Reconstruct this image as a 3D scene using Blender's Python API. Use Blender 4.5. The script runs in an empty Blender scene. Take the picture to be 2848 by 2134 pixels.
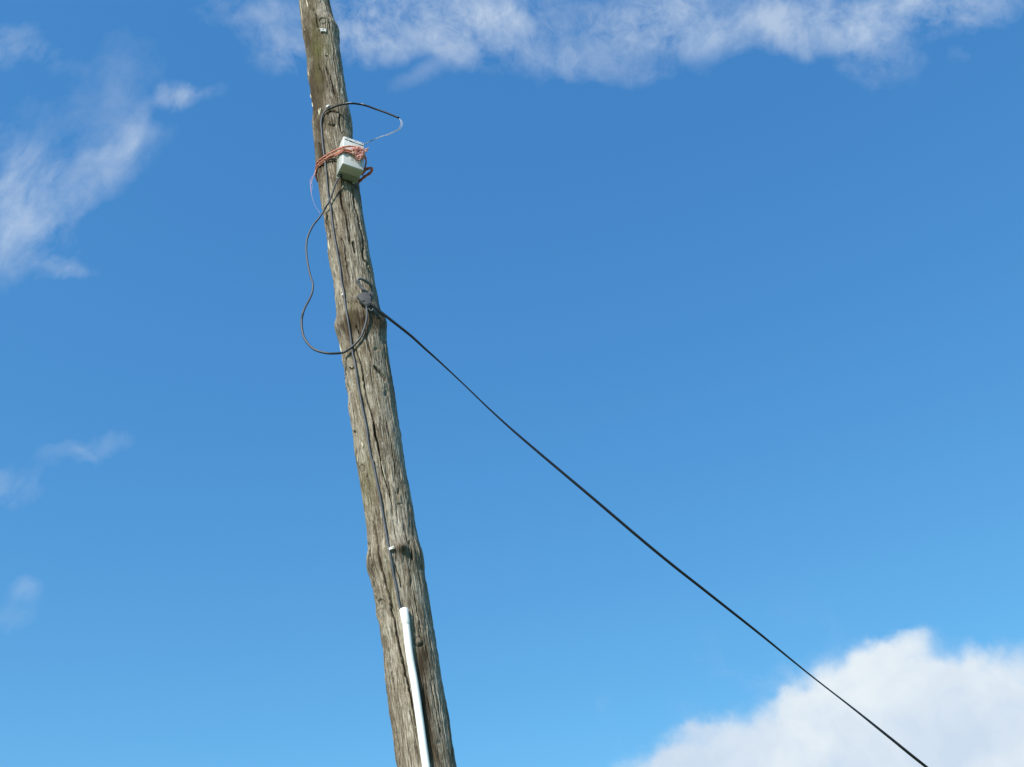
import bpy, bmesh, math, random
import numpy as np
from mathutils import Vector, Matrix

scene = bpy.context.scene
random.seed(7); rng = np.random.default_rng(11)

# ------------------------------------------------------------ camera
FPX = 2920.0                       # focal length in pixels of the 2848 px wide photograph
PITCH, ROLL = math.radians(36.0), math.radians(4.5)
CAM = np.array([0.0, 0.0, 1.6])
FW = np.array([0, math.cos(PITCH), math.sin(PITCH)])
_R = np.array([1.0, 0, 0]); _U = np.array([0, -math.sin(PITCH), math.cos(PITCH)])
RT = _R*math.cos(ROLL) - _U*math.sin(ROLL)
UP = _U*math.cos(ROLL) + _R*math.sin(ROLL)
cam = bpy.data.objects.new('camera', bpy.data.cameras.new('camera'))
scene.collection.objects.link(cam)
cam.data.sensor_width = 36.0; cam.data.lens = FPX*36.0/2848.0
cam.data.clip_start = 0.05; cam.data.clip_end = 5000
m = Matrix.Identity(4)
for i in range(3):
    m[i][0] = RT[i]; m[i][1] = UP[i]; m[i][2] = -FW[i]; m[i][3] = CAM[i]
cam.matrix_world = m
scene.camera = cam
def ray(x, y):
    d = FW + RT*(x-1424)/FPX - UP*(y-1067)/FPX
    return d
def proj(P):
    d = np.asarray(P) - CAM; z = d@FW
    return np.stack([1424+FPX*(d@RT)/z, 1067-FPX*(d@UP)/z], -1)
def atY(x, y, Y):
    d = ray(x, y); return CAM + d*(Y/d[1])

# ------------------------------------------------------------ light and sky
scene.view_settings.view_transform = 'Standard'
scene.view_settings.look = 'None'
scene.view_settings.gamma = 1.0
scene.view_settings.exposure = 0.6
SUN_AZ, SUN_EL = math.radians(212), math.radians(40)     # azimuth from +Y, clockwise
sd = np.array([math.sin(SUN_AZ)*math.cos(SUN_EL), math.cos(SUN_AZ)*math.cos(SUN_EL), math.sin(SUN_EL)])
sun = bpy.data.objects.new('sun', bpy.data.lights.new('sun', 'SUN'))
scene.collection.objects.link(sun)
sun.data.energy = 4.3; sun.data.angle = math.radians(0.5); sun.data.color = (1.0, 0.95, 0.87)
sun.rotation_euler = Vector(tuple(sd)).to_track_quat('Z', 'Y').to_euler()

w = bpy.data.worlds.new("World"); scene.world = w; w.use_nodes = True
nt = w.node_tree; nt.nodes.clear()
def N(t, **k):
    n = nt.nodes.new(t)
    for a, b in k.items(): setattr(n, a, b)
    return n
def L(a, b): nt.links.new(a, b)
def math_(op, a, b=None, c=None, clamp=False):
    n = N('ShaderNodeMath', operation=op, use_clamp=clamp)
    for i, v in enumerate((a, b, c)):
        if v is None: continue
        if isinstance(v, (int, float)): n.inputs[i].default_value = v
        else: L(v, n.inputs[i])
    return n.outputs[0]
sky = N('ShaderNodeTexSky', sky_type='NISHITA', sun_disc=False)
sky.sun_elevation = SUN_EL; sky.sun_rotation = SUN_AZ
sky.altitude = 200; sky.air_density = 1.0; sky.dust_density = 0.35; sky.ozone_density = 2.6
hsv = N('ShaderNodeHueSaturation'); hsv.inputs['Hue'].default_value = 0.497
hsv.inputs['Saturation'].default_value = 1.19; hsv.inputs['Value'].default_value = 1.08
L(sky.outputs[0], hsv.inputs['Color'])
tc = N('ShaderNodeTexCoord')
geo = tc.outputs['Generated']          # the direction one looks in
def noise(vec, scale, detail, rough, w4=0.0):
    n = N('ShaderNodeTexNoise', noise_dimensions='4D'); L(vec, n.inputs['Vector'])
    n.inputs['Scale'].default_value = scale; n.inputs['Detail'].default_value = detail
    n.inputs['Roughness'].default_value = rough; n.inputs['W'].default_value = w4
    return n
def warp(vec, scale, amt, w4, detail=3):
    n = noise(vec, scale, detail, 0.55, w4)
    s = N('ShaderNodeVectorMath', operation='SUBTRACT'); L(n.outputs['Color'], s.inputs[0]); s.inputs[1].default_value = (.5, .5, .5)
    k = N('ShaderNodeVectorMath', operation='SCALE'); L(s.outputs[0], k.inputs[0]); k.inputs['Scale'].default_value = amt
    a = N('ShaderNodeVectorMath', operation='ADD'); L(vec, a.inputs[0]); L(k.outputs[0], a.inputs[1])
    return a.outputs[0]
def blob(vec, x, y, a, b, ang, wt):
    """a soft patch of cloud round a direction of the sky; a, b half sizes, ang tilt"""
    c = ray(x, y); c = c/np.linalg.norm(c)
    c1 = ray(x+10*math.cos(math.radians(ang)), y-10*math.sin(math.radians(ang))); c1 = c1/np.linalg.norm(c1)
    t1 = c1-c; t1 -= c*(t1@c); t1 /= np.linalg.norm(t1); t2 = np.cross(c, t1)
    M = Matrix((t1, t2, c)).transposed()
    mp = N('ShaderNodeMapping', vector_type='TEXTURE')
    L(vec, mp.inputs['Vector'])
    mp.inputs['Location'].default_value = tuple(c)
    mp.inputs['Rotation'].default_value = M.to_euler()
    mp.inputs['Scale'].default_value = (a/FPX, b/FPX, 0.6)
    g = N('ShaderNodeTexGradient', gradient_type='SPHERICAL'); L(mp.outputs[0], g.inputs[0])
    ss = N('ShaderNodeMapRange', interpolation_type='SMOOTHSTEP'); L(g.outputs['Fac'], ss.inputs['Value'])
    ss.inputs['To Max'].default_value = wt
    return ss.outputs[0]
def blobs(vec, lst):
    acc = None
    for b in lst:
        o = blob(vec, *b); acc = o if acc is None else math_('ADD', acc, o)
    return acc
band = [ # x, y, a, b, tilt, weight     (broken band high overhead)
    (1130, 30, 330, 105, -2, 1.1), (985, 90, 170, 85, 10, .95), (1060, 150, 130, 40, 8, .6), (1330, 75, 260, 105, -14, .85), (1270, 130, 180, 45, -18, .38), (1480, 110, 210, 70, -25, .36),
    (780, 120, 150, 85, -30, .42), (820, 175, 110, 40, -45, .35), (700, 60, 170, 60, -35, .24), (740, 30, 220, 40, 0, .25),
    (1600, 40, 320, 90, 0, .55), (1640, 150, 190, 60, 10, .4), (1850, 30, 240, 100, 10, .75), (1900, 110, 180, 60, 0, .55), (2060, 40, 260, 95, -5, .75), (1760, 190, 200, 45, 0, .28),
    (2430, 125, 130, 90, -35, .95), (2380, 70, 160, 60, -20, .6), (2250, 110, 170, 50, 0, .35), (2250, 25, 220, 70, 0, .6), (2640, 20, 230, 75, 3, .9), (2500, 25, 220, 60, 0, .65), (2730, 55, 90, 35, 0, .4), (2664, 155, 40, 26, 0, .12),
    (1190, 200, 120, 26, 25, .22)]
left = [ (20, 112, 150, 62, -20, .75), (120, 150, 90, 40, -25, .3), (490, 262, 50, 38, 0, 1.7), (540, 256, 120, 24, 10, .5),
    (330, 345, 210, 100, 62, .26), (378, 365, 110, 26, 62, .5), (325, 410, 110, 26, 25, .75), (250, 450, 230, 70, 25, .42), (300, 470, 120, 30, 10, .35),
    (120, 450, 210, 80, 25, .40), (310, 210, 200, 110, 65, .13), (35, 430, 120, 60, -40, .42), (50, 330, 160, 60, 20, .2),
    (115, 585, 160, 105, 62, .85), (85, 650, 140, 60, 45, .6), (15, 590, 110, 60, 50, .8), (210, 560, 150, 40, 32, .45), (50, 520, 120, 40, 60, .5),
    (165, 742, 80, 22, -12, .8), (100, 730, 150, 45, 0, .3), (20, 690, 130, 90, 20, .35),
    (270, 1232, 150, 30, 10, .42), (250, 1262, 60, 12, -28, .3), (130, 1295, 170, 40, 20, .24),
    (20, 1385, 110, 60, 0, .48), (75, 1658, 50, 36, 0, .34), (20, 1720, 80, 36, 0, .2)]
wv = warp(warp(geo, 9.0, 0.03, 1.7), 32.0, 0.022, 3.1, 7)
def unit(v, lo, hi):
    q = N('ShaderNodeMapRange'); L(v, q.inputs['Value'])
    q.inputs['From Min'].default_value = lo; q.inputs['From Max'].default_value = hi
    return q.outputs[0]
def eroded(T, n, top, veil):
    """cloud thickness T, saturating, broken up by the noise n; a faint veil stays between"""
    sat = math_('SUBTRACT', 1.0, math_('POWER', 0.42, T))
    a = math_('MULTIPLY', sat, math_('ADD', math_('MULTIPLY', n, top), veil))
    return math_('SUBTRACT', a, math_('MULTIPLY', math_('SUBTRACT', 1.0, n), 0.07), clamp=True)
n1 = unit(noise(warp(geo, 14.0, 0.05, 5.0), 13.0, 10, 0.64, 2.0).outputs['Fac'], .39, .62)
cS = ray(250, 450); cS = cS/np.linalg.norm(cS); cE = ray(400, 250); cE = cE/np.linalg.norm(cE)
t1 = cE-cS; t1 -= cS*(t1@cS); t1 /= np.linalg.norm(t1)
ms = N('ShaderNodeMapping', vector_type='TEXTURE'); L(warp(geo, 8.0, 0.07, 4.4, 5), ms.inputs['Vector'])
ms.inputs['Rotation'].default_value = Matrix((t1, np.cross(cS, t1), cS)).transposed().to_euler(); ms.inputs['Scale'].default_value = (1.7, 1.0, 1.0)
n2 = unit(noise(ms.outputs[0], 19.0, 9, 0.60, 1.0).outputs['Fac'], .35, .65)
d_thin = math_('ADD', eroded(blobs(wv, [(x, y, a*1.2, b*1.3, t, k*.85) for x, y, a, b, t, k in band]), n1, .84, .14), eroded(blobs(wv, [(x, y, a*1.35, b*1.5, t, k*.64) for x, y, a, b, t, k in left]), n2, .85, .16))
thick = [(1790, 2190, 190, 100, 25, 1.2), (2100, 2150, 330, 200, 15, 1.6), (1960, 2190, 280, 190, 25, 1.5), (2350, 2110, 380, 280, 15, 1.8), (2560, 2080, 380, 300, 0, 1.8),
         (2470, 1890, 150, 115, 35, 1.3), (2545, 1800, 95, 50, 25, .9), (2440, 1850, 110, 60, 35, .8), (2760, 1980, 270, 190, 0, 1.7), (2290, 1970, 180, 100, 35, 1.2),
         (2790, 1840, 170, 75, 0, 1.0), (2848, 2100, 300, 240, 0, 1.6), (1840, 2150, 150, 80, 30, 1.0), (2160, 2000, 110, 50, 30, .8), (1960, 2030, 170, 55, 12, .9), (2650, 1910, 190, 80, 0, .8)]
cv = warp(warp(geo, 10.0, 0.045, 7.7, 4), 34.0, 0.030, 9.1, 8)
d_thick = blobs(cv, thick)
cn = noise(warp(geo, 20, .03, 3.3), 22.0, 9, 0.62, 4.0).outputs['Fac']
d_thick = math_('ADD', d_thick, math_('MULTIPLY', math_('SUBTRACT', cn, 0.5), 1.8))
tr = N('ShaderNodeMapRange', interpolation_type='SMOOTHSTEP'); L(d_thick, tr.inputs['Value'])
tr.inputs['From Min'].default_value = .0; tr.inputs['From Max'].default_value = 2.1; tr.inputs['To Max'].default_value = .97
mk = N('ShaderNodeMapRange', interpolation_type='SMOOTHSTEP'); L(blobs(cv, [(2380, 2150, 900, 520, 0, 3.0)]), mk.inputs['Value'])
dens = math_('MAXIMUM', math_('MULTIPLY', tr.outputs[0], mk.outputs[0]), math_('MINIMUM', d_thin, 0.85))
inner = noise(warp(geo, 9, .08, 2.2), 11.0, 5, 0.55, 8.0).outputs['Fac']
cr = N('ShaderNodeValToRGB'); L(inner, cr.inputs['Fac'])
cr.color_ramp.elements[0].position = .35; cr.color_ramp.elements[0].color = (.62, .73, .87, 1)
cr.color_ramp.elements[1].position = .62; cr.color_ramp.elements[1].color = (.83, .895, .935, 1)
STR = 0.15; EXPO = 2**scene.view_settings.exposure
csc = N('ShaderNodeVectorMath', operation='SCALE'); L(cr.outputs['Color'], csc.inputs[0]); csc.inputs['Scale'].default_value = 1/STR/EXPO
# no clouds below the horizon
mixc = N('ShaderNodeMix', data_type='RGBA'); L(dens, mixc.inputs['Factor'])
sp = N('ShaderNodeSeparateColor'); L(hsv.outputs[0], sp.inputs[0]); cb = N('ShaderNodeCombineColor')
for i, (k_, g_) in enumerate(((.56, .78), (1.01, .70), (1.62, .51))):     # the photograph's deep blue, softer towards the horizon
    L(math_('MULTIPLY', math_('POWER', sp.outputs[i], g_), k_), cb.inputs[i])
L(cb.outputs[0], mixc.inputs['A']); L(csc.outputs[0], mixc.inputs['B'])
bg = N('ShaderNodeBackground'); bg.inputs['Strength'].default_value = STR
L(mixc.outputs['Result'], bg.inputs['Color'])
wo = N('ShaderNodeOutputWorld'); L(bg.outputs[0], wo.inputs[0])

# ------------------------------------------------------------ helpers
def tag(o, label=None, cat=None, group=None, kind=None):
    for k, v in (('label', label), ('category', cat), ('group', group), ('kind', kind)):
        if v: o[k] = v
    return o
def link(name, me, mat=None, parent=None, smooth=True):
    if mat: me.materials.append(mat)
    if smooth:
        me.polygons.foreach_set('use_smooth', [True]*len(me.polygons))
    o = bpy.data.objects.new(name, me); scene.collection.objects.link(o)
    if parent: o.parent = parent
    return o
def empty(name, loc=(0, 0, 0)):
    o = bpy.data.objects.new(name, None); scene.collection.objects.link(o); o.location = loc
    o.empty_display_size = .05
    return o
def child(o, parent):
    """parent a mesh built in world space under an empty at its place"""
    o.parent = parent; o.matrix_parent_inverse = Matrix.Translation(parent.location).inverted()
    return o
def mat(name, col, rough=.6, spec=.4, noise_amt=0, nscale=60, bump=0, trans=0):
    M = bpy.data.materials.new(name); M.use_nodes = True; t = M.node_tree; b = t.nodes['Principled BSDF']
    b.inputs['Base Color'].default_value = (*col, 1); b.inputs['Roughness'].default_value = rough
    b.inputs['Specular IOR Level'].default_value = spec
    if noise_amt or bump:
        c = t.nodes.new('ShaderNodeTexCoord'); n = t.nodes.new('ShaderNodeTexNoise'); t.links.new(c.outputs['Object'], n.inputs['Vector'])
        n.inputs['Scale'].default_value = nscale; n.inputs['Detail'].default_value = 5
        if noise_amt:
            r = t.nodes.new('ShaderNodeValToRGB'); t.links.new(n.outputs['Fac'], r.inputs['Fac'])
            r.color_ramp.elements[0].position = .35; r.color_ramp.elements[1].position = .68
            r.color_ramp.elements[0].color = tuple(v*(1-noise_amt) for v in col)+(1,)
            r.color_ramp.elements[1].color = tuple(min(1, v*(1+noise_amt*.6)) for v in col)+(1,)
            t.links.new(r.outputs[0], b.inputs['Base Color'])
        if bump:
            bp = t.nodes.new('ShaderNodeBump'); bp.inputs['Strength'].default_value = bump; bp.inputs['Distance'].default_value = .002
            t.links.new(n.outputs['Fac'], bp.inputs['Height']); t.links.new(bp.outputs[0], b.inputs['Normal'])
    return M
def catmull(P, n=8):
    P = np.asarray(P, float); Q = np.vstack([2*P[0]-P[1], P, 2*P[-1]-P[-2]]); out = []
    for i in range(1, len(Q)-2):
        for k in range(n):
            t = k/n; a, b, c, d = Q[i-1], Q[i], Q[i+1], Q[i+2]
            out.append(.5*((2*b)+(-a+c)*t+(2*a-5*b+4*c-d)*t*t+(-a+3*b-3*c+d)*t**3))
    out.append(P[-1]); return np.array(out)
def tube_data(P, r, sides=10, flat=1.0, twist=None, ref=(0.3, -1, .2)):
    """verts, faces of a tube along P (r scalar or array); flat squashes it, twist turns it"""
    P = np.asarray(P, float); n = len(P); r = np.broadcast_to(np.asarray(r, float), (n,))
    T = np.gradient(P, axis=0); T /= np.linalg.norm(T, axis=1)[:, None]+1e-12
    u = np.cross(T[0], ref); u /= np.linalg.norm(u); V = []
    for i in range(n):
        u = u - T[i]*(u@T[i]); u /= np.linalg.norm(u); v = np.cross(T[i], u)
        tw = 0 if twist is None else twist[i]
        a = np.arange(sides)*2*math.pi/sides
        x = np.cos(a)*r[i]; y = np.sin(a)*r[i]*flat
        X = x*math.cos(tw)-y*math.sin(tw); Y = x*math.sin(tw)+y*math.cos(tw)
        V.append(P[i]+X[:, None]*u+Y[:, None]*v)
    V = np.vstack(V); Fc = []
    for i in range(n-1):
        for k in range(sides):
            k2 = (k+1) % sides
            Fc.append((i*sides+k, i*sides+k2, (i+1)*sides+k2, (i+1)*sides+k))
    Fc.append(tuple(range(sides))[::-1]); Fc.append(tuple((n-1)*sides+k for k in range(sides)))
    return V, Fc
def make_mesh(name, parts):
    V = []; Fc = []; o = 0
    for v, f in parts:
        V.append(np.asarray(v, float)); Fc += [tuple(i+o for i in q) for q in f]; o += len(v)
    me = bpy.data.meshes.new(name); me.from_pydata(np.vstack(V).tolist(), [], Fc); me.update(); return me
def tube(name, P, r, material, parent=None, **k):
    return link(name, make_mesh(name, [tube_data(P, r, **k)]), material, parent)
def box_data(cx, sx, M3=None, o=(0, 0, 0)):
    v = np.array([[(i & 1)*2-1, ((i >> 1) & 1)*2-1, ((i >> 2) & 1)*2-1] for i in range(8)], float)*np.asarray(sx)/2+np.asarray(cx)
    if M3 is not None: v = v@np.asarray(M3).T+np.asarray(o)
    f = [(0, 2, 3, 1), (4, 5, 7, 6), (0, 1, 5, 4), (2, 6, 7, 3), (0, 4, 6, 2), (1, 3, 7, 5)]
    return v, f
def bevel(o, wd, seg=3):
    b = o.modifiers.new('bevel', 'BEVEL'); b.width = wd; b.segments = seg; b.limit_method = 'ANGLE'
    b.angle_limit = math.radians(30); b.harden_normals = False
    return o
def prism_data(poly, z0, z1):
    n = len(poly); v = [(x, y, z0) for x, y in poly]+[(x, y, z1) for x, y in poly]
    f = [tuple(range(n))[::-1], tuple(range(n, 2*n))]+[(i, (i+1) % n, n+(i+1) % n, n+i) for i in range(n)]
    return np.array(v, float), f
def frame_xf(data, O, X, Y, Z):
    v, f = data; v = np.asarray(v)
    return v[:, :1]*np.asarray(X)+v[:, 1:2]*np.asarray(Y)+v[:, 2:3]*np.asarray(Z)+np.asarray(O), f

def _h(ix, iy, iz, seed):
    n = (ix*374761393+iy*668265263+iz*2147483647+seed*1274126177) & 0x7fffffff
    n = ((n ^ (n >> 13))*1274126177) & 0x7fffffff
    n = ((n ^ (n >> 15))*668265263) & 0x7fffffff
    return ((n ^ (n >> 12)) & 0xffff)/65535.0
def vnoise(P, seed=0):
    I = np.floor(P).astype(np.int64); f = P-I; f = f*f*(3-2*f); x, y, z = I.T; a, b, c = f.T; r = 0
    for dx in (0, 1):
        for dy in (0, 1):
            for dz in (0, 1):
                r = r+_h(x+dx, y+dy, z+dz, seed)*(a if dx else 1-a)*(b if dy else 1-b)*(c if dz else 1-c)
    return r
def fbm(P, octv=4, seed=0, g=.5):
    r = 0; a = 1; t = 0
    for i in range(octv):
        r = r+a*vnoise(P*2.03**i+i*17.3, seed+i); t += a; a *= g
    return r/t

# ------------------------------------------------------------ ground
gm = mat('grass', (.115, .14, .065), .9, .2, .35, .6)
def grid_ground():
    n = 60; xs = np.sign(np.linspace(-1, 1, n))*np.abs(np.linspace(-1, 1, n))**3*2500
    V = [(x, y, 0) for y in xs for x in xs]
    Fc = [(j*n+i, j*n+i+1, (j+1)*n+i+1, (j+1)*n+i) for j in range(n-1) for i in range(n-1)]
    V = np.array(V); R = np.hypot(V[:, 0], V[:, 1]); V[:, 2] = (fbm(V/40+50, 3)-.5)*np.clip((R-12)/30, 0, 1)*2.0
    return V, Fc
tag(link('ground', make_mesh('ground', [grid_ground()]), gm), kind='structure')

# ------------------------------------------------------------ utility pole
DP = 4.30
LE = [(-400, 793), (-150, 818), (0, 832), (72, 839), (98, 843), (154, 853), (217, 856), (244, 863), (260, 864), (299, 871), (325, 870), (351, 869), (380, 872), (410, 875), (459, 878),
      (495, 883), (554, 892), (609, 901), (663, 910.5), (717, 913), (753, 921), (794, 930), (849, 934), (885, 938.6), (903, 935), (930, 936),
      (954, 943), (984, 950), (1012, 955), (1039, 959), (1072, 961.5), (1100, 969), (1136, 969), (1163, 974), (1208, 981), (1244, 985), (1290, 992),
      (1325, 998), (1370, 1005), (1416, 1012.5), (1461, 1019), (1506, 1023), (1533, 1024), (1552, 1020), (1575, 1019.5), (1593, 1023), (1611, 1030), (1641, 1038),
      (1683, 1045), (1714, 1048), (1741, 1056), (1786, 1060.5), (1804, 1066), (1859, 1069), (1870, 1070.5), (1924, 1076), (1988, 1084), (2024, 1092),
      (2087, 1098), (2134, 1105), (2300, 1127), (2600, 1167)]
RE = [(-400, 852), (-150, 892), (0, 916), (35, 922), (63, 930), (87, 944), (101, 944), (118, 943), (154, 947), (187, 952), (245, 961), (299, 970), (320, 975), (340, 979), (383, 980), (440, 989), (513, 997),
      (550, 1003), (590, 1008), (663, 1021), (708, 1028), (753, 1037), (799, 1044.5), (852, 1055), (881, 1062.6), (897, 1071), (930, 1073.5), (957, 1076),
      (1002, 1082.6), (1036, 1087), (1081, 1094.6), (1118, 1100), (1163, 1106), (1195, 1111), (1214, 1115.4), (1253, 1121), (1293, 1126), (1325, 1132),
      (1370, 1141), (1416, 1149), (1461, 1155.6), (1506, 1164.6), (1533, 1173.7), (1552, 1179), (1579, 1180.5), (1596, 1181), (1641, 1188), (1696, 1197), (1750, 1206),
      (1786, 1211.7), (1822, 1219), (1879, 1226), (1924, 1235), (1970, 1242.6), (2015, 1250), (2051, 1255), (2096, 1262.5), (2131, 1268), (2300, 1297), (2600, 1345)]
LE = np.array(LE, float); RE = np.array(RE, float)
A0 = atY(1186.5, 2134, DP); A1 = atY(874, 0, DP)
AX = (A1-A0)/np.linalg.norm(A1-A0)
A0 = A0 - AX*(A0[2]/AX[2])                      # s = 0 on the ground
S_at = lambda P: (P-A0)@AX
SB, ST = S_at(atY(1186.5, 2134, DP)), S_at(atY(874, 0, DP))
POLE_LEN = ST+0.75
MID = A0+AX*(SB+ST)/2
NX = np.cross(AX, (MID-CAM)/np.linalg.norm(MID-CAM)); NX /= np.linalg.norm(NX)
if NX@RT < 0: NX = -NX                          # to the right
NF = np.cross(AX, NX); NF /= np.linalg.norm(NF)
if NF@FW > 0: NF = -NF                          # towards the viewer
ss = np.linspace(-.3, POLE_LEN+.1, 900)
def edge(curve, sgn):
    out = []
    for s in ss:
        A = A0+AX*s; lo, hi = 0.0, .3
        for _ in range(26):
            r = (lo+hi)/2; p = proj(A+NX*sgn*r); e = np.interp(p[1], curve[:, 0], curve[:, 1])
            if (p[0]-e)*sgn < 0: lo = r
            else: hi = r
        out.append(lo)
    return np.array(out)
rl, rr = edge(LE, -1), edge(RE, 1)
flo = (ss < SB-.15); fhi = ss > ST+.15           # outside the picture: settle to plain values
for arr in (rl, rr):
    arr[flo] = np.interp(ss[flo], [-.3, SB-.15], [.125, arr[~flo][0]])
    arr[fhi] = arr[~fhi][-1]
def radius(s, th):
    """smooth radius; th = 0 towards the viewer, +90 deg right"""
    a = np.interp(s, ss, rl); b = np.interp(s, ss, rr); k = np.sin(th)
    ra, rb = np.interp(s, ss, (rl+rr)/2), None
    return ra + (b-a)/2*k
def pole_pt(s, th, h=0.0):
    s = np.asarray(s, float); th = np.asarray(th, float)
    r = radius(s, th)+h
    return A0+s[..., None]*AX+(r*np.sin(th))[..., None]*NX+(r*np.cos(th))[..., None]*NF
def to_pole(x, y, h=0.0):
    """s, theta of the pole's surface (lifted by h) seen in direction (x, y)"""
    s = S_at(atY(x, y, DP)); th = 0.0
    tgt = np.array([x, y], float)
    for _ in range(40):
        p = proj(pole_pt(s, th, h)); e = tgt-p
        if abs(e).max() < .02: break
        ds = (proj(pole_pt(s+1e-3, th, h))-p)/1e-3; dt = (proj(pole_pt(s, th+1e-3, h))-p)/1e-3
        J = np.array([ds, dt]).T+np.eye(2)*1e-6
        try: q = np.linalg.solve(J, e)
        except Exception: break
        s += float(np.clip(q[0], -.3, .3)); th = float(np.clip(th+np.clip(q[1], -.3, .3), -1.45, 1.45))
    return s, th
def on_pole(x, y, h=0.0):
    s, th = to_pole(x, y, h); return pole_pt(s, th, h)
def pole_frame(x, y, h=0.0):
    s, th = to_pole(x, y, h); P = pole_pt(s, th, h)
    n = math.sin(th)*NX+math.cos(th)*NF; t = math.cos(th)*NX-math.sin(th)*NF
    return P, t, AX, n

def build_pole():
    th = np.concatenate([np.linspace(-1.75, 1.75, 340), np.linspace(1.75, 2*math.pi-1.75, 60)[1:-1]])
    sv = np.concatenate([np.linspace(-.3, SB-.1, 120)[:-1], np.linspace(SB-.1, ST+.1, 1250), np.linspace(ST+.1, POLE_LEN, 60)[1:]])
    nt_, ns = len(th), len(sv)
    TH, SS = np.meshgrid(th, sv); TH = TH.ravel(); SS = SS.ravel()
    R = radius(SS, TH)
    C3 = np.stack([np.sin(TH)*.11, np.cos(TH)*.11, SS], 1)
    # medium lumps, then long fibres and flakes
    R = R+(fbm(C3*np.array([9, 9, 3.0])+31, 3, 5)-.5)*.007*np.cos(np.clip(TH, -1.57, 1.57))
    sw = C3.copy(); sw[:, 0] += (fbm(C3*np.array([6, 6, 5.])+3, 2, 9)-.5)*.03
    g1 = fbm(sw*np.array([190, 190, 9.]), 3, 21); g2 = fbm(sw*np.array([420, 420, 26.]), 2, 33)
    plates = fbm(sw*np.array([70, 70, 12.])+7, 3, 41)
    R = R+(g1-.5)*.0038+(g2-.5)*.0022+np.clip(plates-.52, 0, .2)*.015
    fur = np.clip(.40-g1, 0, .2)*.022            # narrow checks between fibres
    R = R-fur
    # traced cracks, gouges, knots
    IMG = proj(pole_pt(SS, TH)); front = np.cos(TH) > 0
    crack = np.zeros(len(R))
    def groove(pts, wd, depth, jit=1.0):
        nonlocal R, crack
        P = catmull(pts, 6); ylo, yhi = P[:, 1].min()-8, P[:, 1].max()+8
        idx = np.where(front & (IMG[:, 1] > ylo) & (IMG[:, 1] < yhi))[0]; Q = IMG[idx]
        Q = Q+np.stack([(fbm(np.stack([Q[:, 1]*.09, Q[:, 0]*0, Q[:, 0]*0], 1), 3, 77)-.5)*5*jit, 0*Q[:, 0]], 1)
        best = np.full(len(Q), 1e9); tt = np.zeros(len(Q))
        for i in range(len(P)-1):
            a, b = P[i], P[i+1]; d = b-a; l2 = d@d+1e-9
            t = np.clip(((Q-a)@d)/l2, 0, 1); e = np.linalg.norm(Q-(a+t[:, None]*d), axis=1)
            mk = e < best; best[mk] = e[mk]; tt[mk] = (i+t[mk])/(len(P)-1)
        w_ = wd*np.clip(np.minimum(tt, 1-tt)*9, .25, 1)
        k = np.clip(1-(best/w_), 0, 1)**.5
        R[idx] -= depth*k*np.clip(np.minimum(tt, 1-tt)*9, .3, 1); crack[idx] = np.maximum(crack[idx], k)
    G = groove
    G([(1032, 1421), (1038, 1452), (1045, 1479), (1050.5, 1515), (1056, 1552), (1062, 1579), (1068.6, 1605), (1076, 1638), (1085, 1668.6), (1090, 1701), (1097.6, 1732), (1103, 1764.6), (1110, 1795), (1117.5, 1828), (1125, 1865), (1132, 1894), (1137.5, 1919), (1146, 1960), (1156, 2020)], 3.4, .026)
    G([(990, 903), (999, 925), (1003, 948)], 2.6, .010)
    G([(983, 930), (992, 975), (1001, 1008), (1005, 1022), (1014, 1072), (1019.4, 1108), (1028.5, 1136), (1039, 1172), (1043, 1204), (1050, 1235), (1059, 1275), (1063, 1299), (1068.6, 1325), (1079.5, 1361), (1088.6, 1398), (1094, 1434)], 2.4, .014)
    G([(1039, 1172), (1043, 1204), (1050, 1235), (1057, 1262)], 3.6, .018)
    G([(1037.5, 1016), (1054, 1034), (1064.7, 1047), (1074.7, 1061.6)], 4.6, .022, .3)
    G([(1097, 1565), (1106.7, 1596), (1114, 1623), (1117.5, 1638)], 2.2, .010)
    G([(945, 520), (952, 570), (964, 610), (970, 650), (977, 690)], 3.0, .014)
    G([(979, 523), (988, 572), (997, 612), (1006.5, 654), (1010, 681), (1012, 717), (1024.6, 744), (1032, 771)], 3.2, .014)
    G([(945, 659), (957.6, 681), (965, 744), (974, 794)], 2.0, .010)
    G([(980, 670), (985, 688), (990, 705)], 4.2, .014)
    G([(878, 36), (881, 60), (886, 80)], 2.6, .012)
    G([(907, 181), (915, 205), (919.4, 214), (928.5, 248), (936, 272)], 3.4, .015)
    G([(943, 309), (945, 341.5), (948.6, 363), (954, 372)], 3.0, .013)
    G([(914, 345), (925, 350), (936, 347)], 3.4, .008)
    G([(906, 318), (925, 310), (944, 316)], 3.4, .008)
    G([(885, 395), (893, 420), (900, 470)], 3.2, .010)
    G([(1172, 1570), (1176, 1587)], 4.0, .016)
    G([(1137, 1500), (1145, 1530), (1149, 1560)], 3.2, .010)
    G([(905, 590), (912, 625), (918, 668)], 3.6, .010)
    G([(969, 1022), (976, 1026), (984, 1020)], 4, .010)
    G([(984, 1203), (990, 1202)], 5, .012)
    for c_ in ([(1020, 1310), (1029, 1370), (1036, 1420)], [(1072, 1150), (1084, 1210), (1094, 1270), (1104, 1330)], [(1150, 1640), (1160, 1700), (1172, 1770)], [(1196, 1890), (1210, 1960), (1228, 2050)],
               [(1096, 1990), (1106, 2060), (1114, 2130)], [(1024, 1500), (1032, 1560), (1044, 1640), (1058, 1730)], [(1006, 830), (1012, 880), (1022, 940), (1036, 1010)], [(926, 120), (932, 180), (941, 240)], [(1080, 1800), (1090, 1870), (1100, 1940)],
               [(952, 1010), (966, 1060), (978, 1120), (990, 1190)]):
        G(c_, 1.7, .008)
    for pts in ([(1080, 2080), (1080, 2120)],): pass
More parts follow.
